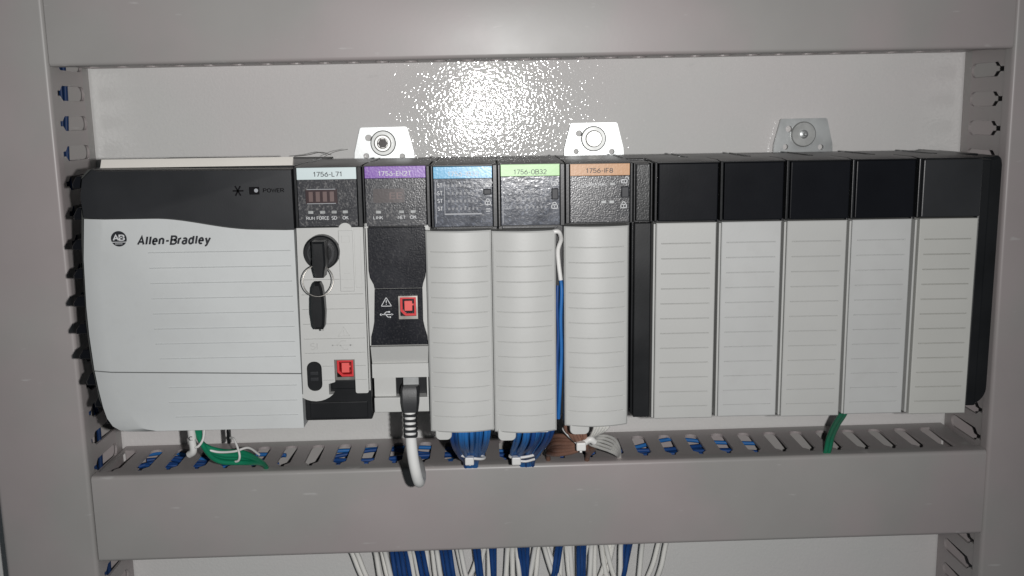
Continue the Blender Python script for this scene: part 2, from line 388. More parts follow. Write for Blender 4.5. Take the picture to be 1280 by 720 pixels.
# ------------------------------------------------------------------ the setting: mounting panel
pb = B()      # sheet steel, very slightly oil-canned
def bow(x, z): return 2.6 + 2.1 * math.sin((x - 95) / 70) * math.exp(-((x - 95) / 230) ** 2) * math.exp(-((z - 20) / 260) ** 2) + .35 * math.sin(x / 47 + z / 61)
gx = [-620 + 1520 * i / 110 for i in range(111)]; gz = [-620 + 1140 * i / 60 for i in range(61)]
gv = [[pb.bm.verts.new((x, bow(x, z), z)) for x in gx] for z in gz]
for i in range(60):
    for j in range(110): pb.bm.faces.new((gv[i][j], gv[i][j + 1], gv[i + 1][j + 1], gv[i + 1][j]))
rim = gv[0] + [r[-1] for r in gv[1:]] + gv[-1][-2::-1] + [r[0] for r in gv[-2:0:-1]]
bk = [pb.bm.verts.new((v.co.x, 9, v.co.z)) for v in rim]
for i in range(len(rim)):
    j = (i + 1) % len(rim); pb.bm.faces.new((rim[i], rim[j], bk[j], bk[i]))
pb.bm.faces.new(bk)
p = pb.part('back_panel', 'panel'); p['kind'] = 'structure'

# ------------------------------------------------------------------ slotted cable ducts
XL, XR, ZU, ZD, ZB = -156.0, 419.6, 59.6, -194.0, -251.5
DEP = 63.2; PITCH_S = 18.3
def finger_mesh(vertical):
    o = [(-9.15, -9)] + [(-9.15 + 4.5 * math.sin(math.radians(a)) , -9 - 4.5 * (1 - math.cos(math.radians(a)))) for a in (22, 45, 68, 90)]
    o += [(-4.65, -43), (-7.6, -46.5), (-7.6, -57)]
    o = o + [(-x, y) for x, y in reversed(o)]
    b = B()
    if vertical: b.loft([[(-.8, y, s) for s, y in o], [(.8, y, s) for s, y in o]])
    else: b.loft([[(s, y, -.8) for s, y in o], [(s, y, .8) for s, y in o]])
    bmesh.ops.recalc_face_normals(b.bm, faces=b.bm.faces)
    for v in b.bm.verts: v.co *= MM
    me = bpy.data.meshes.new('finger'); b.bm.to_mesh(me); b.bm.free(); me.materials.append(M['duct']); return me
FM = {True: finger_mesh(True), False: finger_mesh(False)}
def duct(label, vertical, a0, a1, c0, c1, phase, lid0=None, lid1=None):
    lid0 = a0 if lid0 is None else lid0; lid1 = a1 if lid1 is None else lid1
    t = thing('cable_duct', label, 'cable duct', (c0, 0, a0) if vertical else (a0, 0, c0), 'grey slotted cable ducts framing the rack')
    i0, i1 = c0 + 1.4, c1 - 1.4
    prof = [(i0, -9), (i0, .6), (i1, .6), (i1, -9), (i1 - 1.6, -9), (i1 - 1.6, -2), (i0 + 1.6, -2), (i0 + 1.6, -9)]
    b = B()
    (b.extrude_z(prof, a0, a1) if vertical else b.extrude_x([(y, c) for c, y in prof], a0, a1))
    b.part('base_tray', 'duct', t, smooth=False)
    A = lambda cx, cy, q0, q1: arc(cx, cy, 2.6, q0, q1, 5)
    f = -DEP
    prof = ([(c0, -53.5)] + [(c0 + 2.6 - 2.6 * math.cos(math.radians(a)), f + 2.6 - 2.6 * math.sin(math.radians(a))) for a in (0, 18, 36, 54, 72, 90)]
            + [(c1 - 2.6 + 2.6 * math.sin(math.radians(a)), f + 2.6 - 2.6 * math.cos(math.radians(a))) for a in (0, 18, 36, 54, 72, 90)]
            + [(c1, -53.5), (c1 - 1.2, -53.5), (c1 - 1.2, f + 3), (c1 - 3, f + 1.4), (c0 + 3, f + 1.4), (c0 + 1.2, f + 3), (c0 + 1.2, -53.5)])
    b = B()
    (b.extrude_z(prof, lid0, lid1) if vertical else b.extrude_x([(y, c) for c, y in prof], lid0, lid1))
    b.part('lid', 'duct', t)
    k0 = math.ceil((a0 + 9.2 - phase) / PITCH_S - .5); k1 = math.floor((a1 - 9.2 - phase) / PITCH_S - .5)
    for cc in (i0 + .8, i1 - .8):
        for k in range(k0, k1 + 1):
            s = phase + (k + .5) * PITCH_S
            o = bpy.data.objects.new('finger', FM[vertical]); C.objects.link(o); o.parent = t
            o.location = W((cc, 0, s) if vertical else (s, 0, cc)) - ORG[t]
    lo, hi = phase + k0 * PITCH_S, phase + (k1 + 1) * PITCH_S
    for cc in (i0, i1 - 1.6):
        for e0, e1 in ((a0, lo - 4.5), (hi + 4.5, a1)):
            if e1 - e0 > 1:
                b = B()
                (b.box(cc, cc + 1.6, -57, -9, e0, e1) if vertical else b.box(e0, e1, -57, -9, cc, cc + 1.6))
                b.part('end_piece', 'duct', t, smooth=False)
    return t
duct('wide grey cable duct running down the left edge, left of the charcoal power supply', True, -330, 150, XL - 58, XL, 44.7)
duct('grey cable duct running down the right edge beside the black rack end', True, -330, 150, XR, XR + 58, 48.3)
duct('horizontal grey cable duct across the top, above the metal mounting tabs', False, XL + 1.4, XR - 1.4, ZU, ZU + 58, 346.5, XL + .8, XR - .6)
duct('horizontal grey cable duct below the rack, wire bundles entering its slots', False, XL + 1.4, XR - 1.4, ZB, ZD, 346.5, XL + 1.3, XR - .6)

# ------------------------------------------------------------------ rack chassis
RACK[0] = True
F = -155.0
ch = thing('rack_chassis', 'black rack chassis with three metal mounting tabs bolted to the back panel', 'rack chassis', (180, -2, -138))
b = B().box(-2, 366, -42, -4, -133, -2, 1); b.part('back_frame', 'black', ch)
b = B().box(-1, 374, -118, -72, -1.0, 1.3, .4)
for i in range(11): b.box(34.8 * i + 1.0, 34.8 * i + 2.2, -119, -74, 1.2, 1.9)
b.part('top_guide', 'black', ch)
b = B().box(-1, 372, -118, -44, -133.5, -130, .4); b.part('bottom_guide', 'black', ch)
ol = [(360.5, 0.2), (372.5, 0.2)] + arc(374.5, -2.5, 3.5, 75, 0, 3) + arc(368.5, -129, 9.5, 0, -90, 7) + [(360.5, -138.5)]
b = B().prism(ol, -44, -138, 1.6); b.box(361, 367.5, -147, -136, -136, -.4, 1.2); b.part('end_plate', 'black', ch)

def tab(cx, kind):
    RACK[0] = False
    b = B(); bm = b.bm
    loops = [[(cx - 19.6, -3), (cx - 19.2, 3.5), (cx - 15.2, 18.6)] + arc(cx - 13.8, 18.2, 1.6, 160, 90, 3) + arc(cx + 14.6, 18.2, 1.6, 90, 20, 3) + [(cx + 20.0, 3), (cx + 20.3, -3)],
             ngon(cx, 9.2, 3.6, 20), ngon(cx - 9.6, 13.0, 2.2, 14), ngon(cx - 11.6, 1.2, 1.9, 14), ngon(cx + 12.2, 0.6, 1.9, 14)]
    ed = []
    for lp in loops:
        vs = [bm.verts.new((x, -4.0, z)) for x, z in lp]
        ed += [bm.edges.new((vs[i], vs[(i + 1) % len(vs)])) for i in range(len(vs))]
    bmesh.ops.triangle_fill(bm, use_beauty=True, edges=ed)
    r = bmesh.ops.extrude_face_region(bm, geom=bm.faces[:])
    for v in [e for e in r['geom'] if isinstance(e, bmesh.types.BMVert)]: v.co.y += 2.2
    t = b.part('mounting_tab', 'zinc', ch, smooth=False)
    c = (cx, 9.4)
    n = 32
    R = lambda q, y: [(c[0] + q * math.cos(2 * math.pi * i / n), y, c[1] + q * math.sin(2 * math.pi * i / n)) for i in range(n)]
    B().loft([R(8.4, -3.9), R(8.4, -4.9), R(7.7, -5.7), R(3.0, -5.7)]).part('washer', 'washer', t)
    b = B()
    if kind == 0:
        b.loft([R(5.6, -5.6), R(5.6, -8.6), R(5.0, -9.3), R(3.7, -9.3), R(3.3, -8.2), R(3.2, -7.6)])
        B().cyl(c, 3.25, -7.5, -7.9, 6).part('socket', 'display_grey', t)
    elif kind == 1:
        b.loft([R(5.6, -5.6), R(5.5, -8.2), R(4.9, -8.9)])
        q = B(); q.prism(bar((c[0] - 2.6, c[1] + 1.6), (c[0] + 2.6, c[1] - 1.2), .9), -8.85, -8.98); q.prism(bar((c[0] - .2, c[1] - 2.6), (c[0] + 1.2, c[1] + 2.4), .9), -8.85, -9.0)
        q.part('cross_slot', 'tin', t, smooth=False)
    else:
        b.loft([R(3.0, -5.6), R(2.8, -6.4), R(1.6, -6.9)]); b.loft([R(1.3, -6.8), R(1.2, -9.0), R(.6, -9.6)])
    b.part('bolt', 'zinc' if kind == 2 else 'steel', t)
    RACK[0] = True
tab(32.6, 0); tab(171.6, 1); tab(311.9, 2)

# ------------------------------------------------------------------ power supply
ps = thing('power_supply', 'wide power supply with charcoal top band and pale lined door, left end of rack', 'power supply', (-55, -5, -140))
hl = [(-107, 1), (-110.5, -3), (-113.5, -38), (-114.8, -80), (-114, -100), (-111.5, -122), (-107.5, -134), (-101, -138.5)]
b = B().prism(hl + [(-1, -138), (-1, 0)], -5, -146); b.part('housing', 'housing', ps)
for (x, z, h) in [(-113.6, -6, 6), (-114.4, -22.5, 6), (-116.6, -39, 5), (-117.2, -54.5, 5), (-118.6, -69.5, 5), (-118.6, -84.5, 5), (-118.0, -98.5, 5), (-115.4, -112.5, 6), (-112, -125, 6), (-106.5, -135, 5)]:
    b = B().prism([(x + 9, z + h / 2 + .6), (x - 1.8, z + h / 2 + .3), (x - 4.2, z - h * .15), (x - 4.0, z - h / 2), (x + 9, z - h / 2 - .3)], -122, -141, .6)
    b.part('vent_fin', 'fillblack', ps)
def wave(x):      # lower edge of the dark band
    t = min(max((x + 72) / 50, 0), 1); t = t * t * (3 - 2 * t); u = min(max((x + 30) / 30, 0), 1)
    return -23.6 - 6.2 * t - .9 * u
wx = [-106 + i * (105.2) / 26 for i in range(27)]
wp = [(x, wave(x)) for x in wx]
# charcoal upper cover (bevelled towards its left side)
out = [(-102.5, 1.2), (-0.8, 0.2)] + [(x, z) for x, z in reversed(wp)] + [(-108.6, -23.2), (-109.3, -12), (-107.6, -3.5)]
inn = [(-98, 0.4), (-0.8, -0.4)] + [(max(x, -97.5 - .2 * i), z) for i, (x, z) in enumerate(reversed(wp))] + [(-98.6, -23.4), (-99, -12), (-98.6, -3.5)]
b = B().loft([[(x, -140, z) for x, z in out], [(x, -152.6, z) for x, z in out], [(x, F, z) for x, z in inn]])
cov = b.part('upper_cover', 'pscover', ps, angle=25)
# pale door in two pieces
topw = [(x, z - .5) for x, z in wp]
left = [(-108.6, -24), (-110.6, -45), (-111.4, -70), (-111.2, -85), (-110.1, -104.4)]
out = [(-0.8, -31)] + [(x, z) for x, z in reversed(topw[:-1])] + left + [(-0.8, -107.2)]
off = [0] + [max(0, -97 - x) for x, z in reversed(topw[:-1])] + [9.5, 9.8, 10, 10, 10] + [0]
inn = [(x + o, z) for (x, z), o in zip(out, off)]
b = B().loft([[(x, -141, z) for x, z in out], [(x, -152.2, z) for x, z in out], [(x, F - .6, z) for x, z in inn]])
door = b.part('door', 'psdoor', ps, angle=25)
lowl = [(-110.0, -105.0), (-108.8, -115), (-107.2, -125), (-105.6, -131), (-103, -135.3), (-99.5, -137.6), (-95, -138.4), (-85, -138.6)]
out = [(-0.8, -107.8)] + lowl + [(-0.8, -137.4)]
off = [0, 10, 11, 12, 13, 14, 13, 11, 6, 0]
inn = [(x + o, z + (.8 if o > 10.5 else 0) + (1.2 if i > 5 and o else 0)) for i, ((x, z), o) in enumerate(zip(out, off))]
b = B().loft([[(x, -141, z) for x, z in out], [(x, -152.2, z) for x, z in out], [(x, F - .6, z) for x, z in inn]])
lowdoor = b.part('lower_door', 'psdoor', ps, angle=25)
b = ridges(B(), [(-76, -3.0, -41.6 - 8.05 * i) for i in range(7)] + [(-74, -3.0, -97.9)], F - .6); b.part('ridge_lines', 'psdoor', door, angle=10)
b = ridges(B(), [(-71, -3.4, -113.6), (-71, -3.4, -121.8), (-68, -3.4, -129.8)], F - .6); b.part('ridge_lines', 'psdoor', lowdoor, angle=10)
# emblem and name
e = B().cyl((-90.4, -34.1), 4.0, F - .5, F - .85, 40).part('emblem', 'ink', door)
text('AB', -93.5, -87.3, -35.1, -31.6, F - .95, 'whiteink', e, wd=1.2, gap=.9, name='emblem_letters')
flat([bar((-94.1, -35.8), (-86.7, -35.8), .35)] + [bar((-92.4 + .55 * i, -36.7), (-92.1 + .55 * i, -36.7), .5) for i in range(7)], F - .95, 'whiteink', e, 'emblem_line', .1)
text('Allen-Bradley', -81.4, -43.4, -38.8, -32.2, F - .75, 'ink', door, wd=1.4, gap=1.5, shear=.2)
# small indicator and its faint word on the dark band
b = B().box(-22.6, -17.4, F - .5, F + .2, -12.5, -8.6, .3); ind = b.part('indicator_bezel', 'deep', cov)
B().cyl((-18.9, -10.4), 1.0, F - .4, F - .9, 14).part('indicator_lens', 'greyink', ind)
text('POWER', -15.6, -4.8, -11.8, -9.4, F - .15, 'deep', cov, wd=1.1)
flat([bar((-31, -10.5), (-25.5, -10.5), .8), bar((-29.7, -8), (-27, -13), .8), bar((-27, -8), (-29.7, -13), .8)], F - .15, 'deep', cov, 'embossed_mark')
# pale top cover
b = B().box(-106, -3, -139, -60, -1.0, 1.2, .3); b.part('top_plate', 'black', ps)
b = B().extrude_x([(-138, 1.3), (-137.8, 1.7), (-135.4, 5.6), (-134.6, 5.6), (-134, 1.3)], -103.5, -3.0); b.part('top_label', 'beige', ps)

# ------------------------------------------------------------------ common front of a module
def module(name, label, cat, x0, wdt=34.4, group=None):
    t = thing(name, label, cat, (x0 + wdt / 2, -44, -136), group)
    return t
def head(t, x0, x1, lab, film, f0, f1, zb, ltop=0.7, hz=-136, hx1=None):
    """black head frame (x0..x1), coloured strip and dark film (f0..f1)"""
    zb2 = zb - .6
    B().box(x0, x1 if hx1 is None else hx1, -146, -110, hz, .4, .5).part('housing', 'black', t)
    fr = B()
    fr.box(x0, f0 - .25, F + .4, -146.2, zb2, 1.0, .35); fr.box(f1 + .25, x1, F + .4, -146.2, zb2, 1.0, .35)
    fr.box(f0 - .3, f1 + .3, F + .6, -146.2, ltop + .2, 1.0, .1); fr.box(f0 - .3, f1 + .3, F + .6, -146.2, zb2, zb - .1, .1)
    fr.extrude_x([(-154.2, .9), (-146.5, 1.5), (-120, 1.6), (-120, .6), (-154.2, .4)], x0 + .3, x1 - .3)
    fr.part('head_frame', 'black', t)
    B().box(f0, f1, F + .3, -146.2, zb, ltop - 6.15, .2).part('film', film, t)
    if lab: return B().box(f0, f1, F + .2, -146.2, ltop - 6.1, ltop, .15).part('label_strip', lab, t)

def leds(t, pts, zc, m='lens', y=F + .1):
    for x in pts:
        B().box(x - 1.3, x + 1.3, y, y + .4, zc - .75, zc + .75, .15).part('status_light', m, t)

def usb_port(t, x0, x1, z0, z1, y):
    s = B()
    s.box(x0, x0 + .8, y, y + 9, z0, z1); s.box(x1 - .8, x1, y, y + 9, z0, z1); s.box(x0 + .8, x1 - .8, y, y + 9, z0, z0 + 1.6); s.box(x0 + .8, x1 - .8, y, y + 9, z1 - .7, z1)
    p_ = s.part('usb_port', 'tin', t, smooth=False)
    a0, a1, c0, c1 = x0 + .9, x1 - .9, z0 + 1.7, z1 - .8
    cut = 2.4
    octo = [(a0, c1), (a1, c1), (a1, c0), (a0 + cut, c0), (a0, c0 + cut)]
    oi = [(a0 + 1.1, c1 - .9), (a1 - 1.0, c1 - .9), (a1 - 1.0, c0 + 1.1), (a0 + cut + .7, c0 + 1.1), (a0 + 1.1, c0 + cut + .7)]
    b = B().loft([[(x, y + 8, z) for x, z in octo], [(x, y + .8, z) for x, z in octo], [(x, y + .8, z) for x, z in oi], [(x, y + 7, z) for x, z in oi]], caps=False)
    b.prism(octo, y + 9, y + 7)
    b.part('port_liner', 'red', p_, smooth=False)
    cx, cz = (a0 + a1) / 2 + .2, (c0 + c1) / 2 + .2
    b = B().box(cx - 2.2, cx + 1.9, y + .9, y + 7, cz - 2.6, cz + 2.7, .2); b.box(cx + 1.0, cx + 2.6, y + 1.0, y + 7, cz + .3, cz + 1.2); b.part('port_tongue', 'redlight', p_, smooth=False)
    return p_

# ------------------------------------------------------------------ controller
t = module('controller_module', 'controller module with pale label strip, round key switch and red port', 'controller', 0)
head(t, 0.2, 34.9, 'lab_white', 'film', 1.9, 32.3, -29.6)
text('1756-L71', 10.4, 24.8, -4.0, -1.3, F + .08, 'ink', t)
dp = B().box(6.0, 22.2, F + .05, F + .4, -17.8, -10.3, .2).part('display', 'display', t)
for i in range(4): B().box(7.6 + 3.6 * i, 9.7 + 3.6 * i, F - .02, F + .2, -16.7, -11.6).part('digit', 'segment', dp)
b = B()
for z in (-10.4, -17.7): b.box(6.6, 21.4, F - .02, F + .2, z - .18, z + .18)
b.part('display_line', 'greyink', dp, smooth=False)
leds(t, (8.2, 14.3, 20.2, 26), -22.2)
for s_, x, hw in (('RUN', 8.0, 2.2), ('FORCE', 14.3, 3.1), ('SD', 20.2, 1.4), ('OK', 26.0, 1.5)): text(s_, x - hw, x + hw, -26.1, -24.3, F + .05, 'whiteink', t, bold=.02)
fp = [(.5, -30.2), (34.7, -30.2), (34.4, -118.2)] + arc(33.4, -118.0, 1, 0, -90, 3) + arc(28.6, -118.0, 1, 270, 180, 3) + [(27.6, -100.4), (16.8, -100.4), (16.8, -112.6), (13.4, -113.6), (13.4, -119.4)] + arc(6.4, -109.8, 13.2, -46, -134, 8) + [(-.4, -119)]
b = B().prism(fp, -140, F - .2); fpl = b.part('front_plate', 'grey', t, smooth=False)
b = B().box(33.2, 34.9, -150, -120, -119, -30.5); b.part('side_wall', 'grey', t)
ridges(B(), [(1.5, 21.5, -57.3), (1.5, 33.6, -65.2), (1.5, 33.6, -73.0), (1.5, 33.6, -80.9), (1.5, 33.6, -88.9), (1.5, 33.6, -96.6), (10.6, 16.3, -103.8), (28, 33.6, -103.8), (10.6, 16.3, -111.4), (28, 33.6, -111.4)], F - .2, .6, .28).part('ridge_lines', 'grey', fpl, angle=10)
ks = B().cyl((13.4, -42.6), 9.2, F, F - 5.4, 48, 9.0, .8).part('key_switch', 'black', t)
B().ringdisc((13.4, -42.6), 6.9, 5.6, F - 5.3, F - 6.6, 40).part('switch_ring', 'pscover', ks)
B().cyl((12.0, -42.6), 4.9, F - 5.3, F - 7.4, 32, 4.6, .5).part('switch_barrel', 'pscover', ks)
sd = B().box(21.9, 29.3, F - 1.0, F, -63.8, -31.6, .35).part('card_door', 'grey', t)
b = B().cyl((25.6, -31.4), 3.6, F - .2, F - .7, 24); b.part('finger_grip', 'grey', sd)
b = B()
for r in (bar((23.6, -34.6), (27.6, -34.6), .25), bar((23.6, -37.8), (27.6, -37.8), .25), bar((23.6, -34.6), (23.6, -37.8), .25), bar((27.6, -34.6), (27.6, -37.8), .25),
          bar((22.3, -57.4), (28.9, -57.4), .3), bar((23.4, -61.8), (28.4, -61.8), .5), bar((24.2, -54.2), (27.4, -54.2), .25)): b.prism(r, F - .95, F - 1.15)
b.part('embossed_outline', 'filler', sd, smooth=False)
b = B().box(29.9, 33.2, F - .45, F - .1, -61.8, -31, .15); b.part('rib', 'grey', t)
flat(tri_symbol(22.6, -85.2, 5.0, .3), F - .42, 'filler', t, 'embossed_warning_mark', .3)
text('SI', 4.6, 8.6, -94.9, -91.1, F - .42, 'filler', t, thick=.3, name='embossed_letters')
flat(usb_symbol(21.8, -92.6, 11, .35), F - .42, 'filler', t, 'embossed_usb_mark', .3)
bt = B().prism(rrect(2.3, 10.1, -117.2, -101.2, 3.6), F, F - 1.0, .5).part('release_button', 'black', t)
B().box(4.0, 8.4, F - 1.6, F - .9, -108.4, -106.4, .3).box(4.0, 8.4, F - 1.6, F - .9, -111.6, -109.6, .3).part('button_grip', 'pscover', bt)
usb_port(t, 17.0, 27.4, -112.0, -100.6, F + 1.5)
b = B().box(-.6, 35.2, -149.5, -118, -135.4, -112.6, .8); b.box(14, 27.2, -150.4, -149, -118, -112.8, .6); b.box(2, 33, -150.2, -149, -134.2, -125, .5); b.part('storage_module', 'black', t)

# ------------------------------------------------------------------ network module
t = module('network_module', 'network module with purple label strip, black shield and red port', 'network module', 35)
head(t, 35.3, 69.9, 'lab_purple', 'film', 36.6, 67.8, -30.0, 0.9, -94)
text('1756-EN2T', 43.6, 60.4, -4.2, -1.4, F + .08, 'whiteink', t)
dp = B().prism(rrect(40.6, 56.8, -17.8, -10.6, .9), F + .4, F + .05).part('display', 'display_grey', t)
text('EE', 49.0, 55.6, -16.0, -12.6, F - .02, 'segment', dp, thick=.1, name='digits')
leds(t, (43.0, 54.9, 60.9), -22.6)
for s_, x, hw in (('LINK', 42.8, 2.5), ('NET', 54.9, 1.9), ('OK', 60.9, 1.7)): text(s_, x - hw, x + hw, -26.4, -24.5, F + .05, 'whiteink', t, bold=.02)
b = B().box(35.6, 69.2, -152.5, -120, -94, -30.8, .4); bod = b.part('grey_body', 'grey', t)
b = B().box(35.3, 37.4, -154.6, -152, -31, -28.2, .3).box(66.4, 68.8, -154.6, -152, -32.2, -29.6, .3); b.part('corner_clip', 'grey', t)
sh = [(37.0, -30.6), (67.0, -30.6), (66.7, -53), (66.2, -57), (64.9, -60.6), (64.5, -62.8), (39.6, -62.8), (39.2, -60.6), (37.4, -57), (36.8, -53)]
B().prism(sh, -152, F + .2, .3).part('upper_shield', 'shield', t)
sl = [(39.6, -63.2), (64.5, -63.2), (64.4, -80.4), (65.2, -84.5), (66.3, -88.5), (66.6, -93.2), (36.7, -93.2), (36.9, -88.5), (38.0, -84.5), (38.8, -80.4)]
lsd = B().prism(sl, -152, F + .1, .3).part('lower_shield', 'shield', t)
flat(tri_symbol(45.4, -69.8, 4.6, .36), F - .02, 'whiteink', lsd, 'warning_mark')
flat(usb_symbol(45.7, -76.6, 6.6, .42), F - .02, 'whiteink', lsd, 'usb_mark')
usb_port(t, 51.9, 61.9, -78.9, -66.6, F - 1.7)
prof = [(-120, -94.2), (-154.2, -94.2), (-149.2, -104.2), (-150.8, -104.4), (-150.8, -112.0), (-146, -112.2), (-120, -112.2)]
B().extrude_x(prof, 36.2, 66.8).part('lower_lip', 'grey', t, smooth=False)
b = B().box(36.2, 47.8, -143, -120, -124.4, -112.4); b.box(64.9, 66.8, -146, -120, -124.4, -112.4); b.box(36.2, 66.8, -146.5, -120, -132.6, -124.4, .4); b.part('port_surround', 'grey', t)
B().box(47.8, 64.9, -139, -120, -124.3, -112.4).part('port_cavity', 'black', t)

# ------------------------------------------------------------------ input / output modules
def rtb(t, x0, x1, z0, z1, z_first, tabx, tabz, y=-157.2, n=12):
    b = B(); ribbed(b, x0, x1, z0, z1, -135, y, 4.0, [z_first - 8.03 * i for i in range(n)], .7, .42, 1.7)
    d = b.part('terminal_door', 'grey', t, angle=22)
    B().prism([(tabx[0], z0 + 2)] + arc(tabx[0] + 2.6, tabz + 2.6, 2.6, 180, 270, 5) + arc(tabx[1] - 2.6, tabz + 2.6, 2.6, 270, 360, 5) + [(tabx[1], z0 + 2)], -150, y - 1.2, .4).part('door_tab', 'grey', d)
    B().box(x0 + .8, x1 - .8, -135, -112, z0 + 3, z1 - 1.5).part('terminal_block', 'black', t)
    return d

t = module('input_module', 'input module with blue label strip and curved ribbed terminal door', 'input module', 70)
head(t, 70.4, 104.6, 'lab_blue', 'window', 71.8, 102.0, -30.8, 0.2)
text('1756-IB32', 79.2, 95.2, -4.8, -2.2, F + .08, 'whiteink', t)  # white colour paints in the glare that washes out this print
for i in range(4): text('ST', 73.6, 76.2, -10.4 - 4.0 * i, -8.3 - 4.0 * i, F + .16, 'whiteink', t)
b = B(); b.box(77.2, 77.5, F + .12, F + .4, -24, -7.5); b.box(77.2, 96.4, F + .1, F + .4, -24.6, -23.9); b.box(72.6, 72.9, F + .12, F + .4, -29, -7); b.part('window_edge', 'greyink', t, smooth=False)
b = B()
for r in range(4):
    for c in range(8): b.box(79 + 2.1 * c, 79.9 + 2.1 * c, F + .2, F + .4, -10.2 - 4.0 * r, -8.9 - 4.0 * r)
b.part('status_digits', 'dim_digit', t, smooth=False)
flat(lock_symbol(99.9, -9.0, 3.0, .4, False) + lock_symbol(99.6, -18.2, 3.0, .4) + [bar((98.6, -21.8), (100.8, -21.8), .35), bar((98.6, -23.0), (100.8, -23.0), .35)], F + .1, 'whiteink', t, 'lock_marks')
B().box(97.4, 101.6, F - 1.4, F + .4, -14.4, -11.4, .5).part('lock_tab', 'ink', t)
B().box(72.5, 102, -150, -146, -32.6, -31.2, .2).part('latch_bar', 'pscover', t)
rtb(t, 67.0, 101.0, -140.4, -32.6, -43.4, (69.6, 78.2), -145.0)

t = module('output_module', 'output module with green label strip and curved ribbed terminal door', 'output module', 105)
head(t, 104.9, 139.6, 'lab_green', 'window', 106.5, 136.9, -30.6, 0.9)
text('1756-OB32', 113.2, 130.2, -4.4, -1.6, F + .08, 'ink_soft', t)
for i in range(4): text('OUT', 108.2, 112.0, -10.2 - 4.0 * i, -8.3 - 4.0 * i, F + .16, 'greyink', t)
b = B()
for r in range(4):
    for c in range(8): b.box(114.4 + 2.1 * c, 115.3 + 2.1 * c, F + .2, F + .4, -10 - 4.0 * r, -8.6 - 4.0 * r)
b.part('status_digits', 'dim_digit', t, smooth=False)
B().box(107.2, 107.6, F + .12, F + .4, -29.6, -6.4).part('window_edge', 'greyink', t, smooth=False)
flat(lock_symbol(134.2, -8.6, 3.2, .38, False) + lock_symbol(134.2, -20.6, 3.2, .38), F + .1, 'whiteink', t, 'lock_marks')
B().box(132.6, 136.2, F - 1.4, F + .4, -17.4, -11.6, .5).part('lock_tab', 'ink', t)
B().box(107, 136, -150, -146, -32.8, -31.2, .2).part('latch_bar', 'pscover', t)
rtb(t, 101.3, 134.5, -141.4, -33.2, -43.6, (103.0, 112.6), -146.2)

t = module('analog_module', 'analog module with orange brown label strip and curved ribbed terminal door', 'analog module', 140)
head(t, 140.0, 175.0, 'lab_orange', 'film', 142.4, 173.3, -29.8, 0.6)
text('1756-IF8', 150.6, 164.6, -4.2, -1.5, F + .08, 'ink', t)
text('CALIBRATION', 148.0, 161.0, -10.9, -9.3, F + .16, 'whiteink', t, bold=.01)
leds(t, (164.4,), -9.9); leds(t, (159.8, 164.0), -19.2)
flat(lock_symbol(170.4, -8.0, 3.2, .38, False) + lock_symbol(170.2, -20.9, 3.2, .38), F + .1, 'whiteink', t, 'lock_marks')
B().box(168.8, 172.8, F - 1.4, F + .4, -17.0, -11.2, .5).part('lock_tab', 'ink', t)
rtb(t, 138.9, 172.6, -138.9, -31.4, -42.2, (141.6, 152.0), -143.6)

t = module('slot_spacer', 'narrow all-black spacer strip between orange label module and blank fillers', 'spacer', 175, 10)
b = B().box(175.4, 185.4, -148, -110, -136, .4, .5); b.part('housing', 'black', t)
B().box(176.7, 184.0, F + .5, -147, -29.4, .2, .4).part('upper_panel', 'spacer', t)
B().box(176.2, 185.0, F + 2.0, -147, -136.4, -30.6, .5).part('lower_panel', 'black', t)
b = B().box(175.5, 176.4, F + .8, -147, -30, .8, .2).box(184.4, 185.3, F + .8, -147, -30, .8, .2); b.part('head_frame', 'black', t)

# ------------------------------------------------------------------ five blank fillers
FL = ['blank slot filler, first from the narrow black spacer', 'blank slot filler, second from the narrow black spacer',
      'middle one of the five blank slot fillers', 'blank slot filler just left of the slightly cream one at the end',
      'slightly cream blank slot filler at the far right end of the rack']
def filler(k):
    x = 186.0 + 34.6 * k + (0, .15, -.2, .1, .2)[k]; fy = F + (0, .5, -.3, .4, -.4)[k]
    t = module('slot_filler', FL[k], 'slot filler', x, 34.4, 'blank slot fillers on the right of the rack')
    B().box(x + .2, x + 34.2, -148, -110, -134, .4, .5).part('housing', 'black', t)
    b = B().box(x + 2.3, x + 33.3, fy, -147.5, -29.8, .2, .5); b.part('upper_panel', 'fillblack' if k < 4 else 'pscover', t)
    b = B().box(x + .3, x + 1.7, F + .6, -147.5, -30, .9, .35); b.extrude_x([(-154.2, .9), (-146.5, 1.5), (-120, 1.6), (-120, .6), (-154.2, .4)], x + .3, x + 34.0); b.part('head_frame', 'black', t)
    b = B(); ribbed(b, x + 1.4 + (.6 if k == 4 else 0), x + 32.9, -136.9 + (0, .3, -.2, .2, -.4)[k], -30.7, -146, fy, 0.0, [-41.6 - 8.05 * i for i in range(12)], .7, (.42, .36, .36, .34, .6)[k], 2.6, .45, 2)
    d = b.part('lower_panel', ('filler', 'filler_b', 'filler', 'filler_b', 'filler_new')[k], t, smooth=False)
    B().box(x + .1, x + 1.2, F + 1.2, -146, -136.6, -31.2, .3).part('edge_rail', 'filler', t)
    t.rotation_euler = (0, (.001, -.0015, .0012, -.001, .002)[k], 0)
    return t
for k in range(5): filler(k)

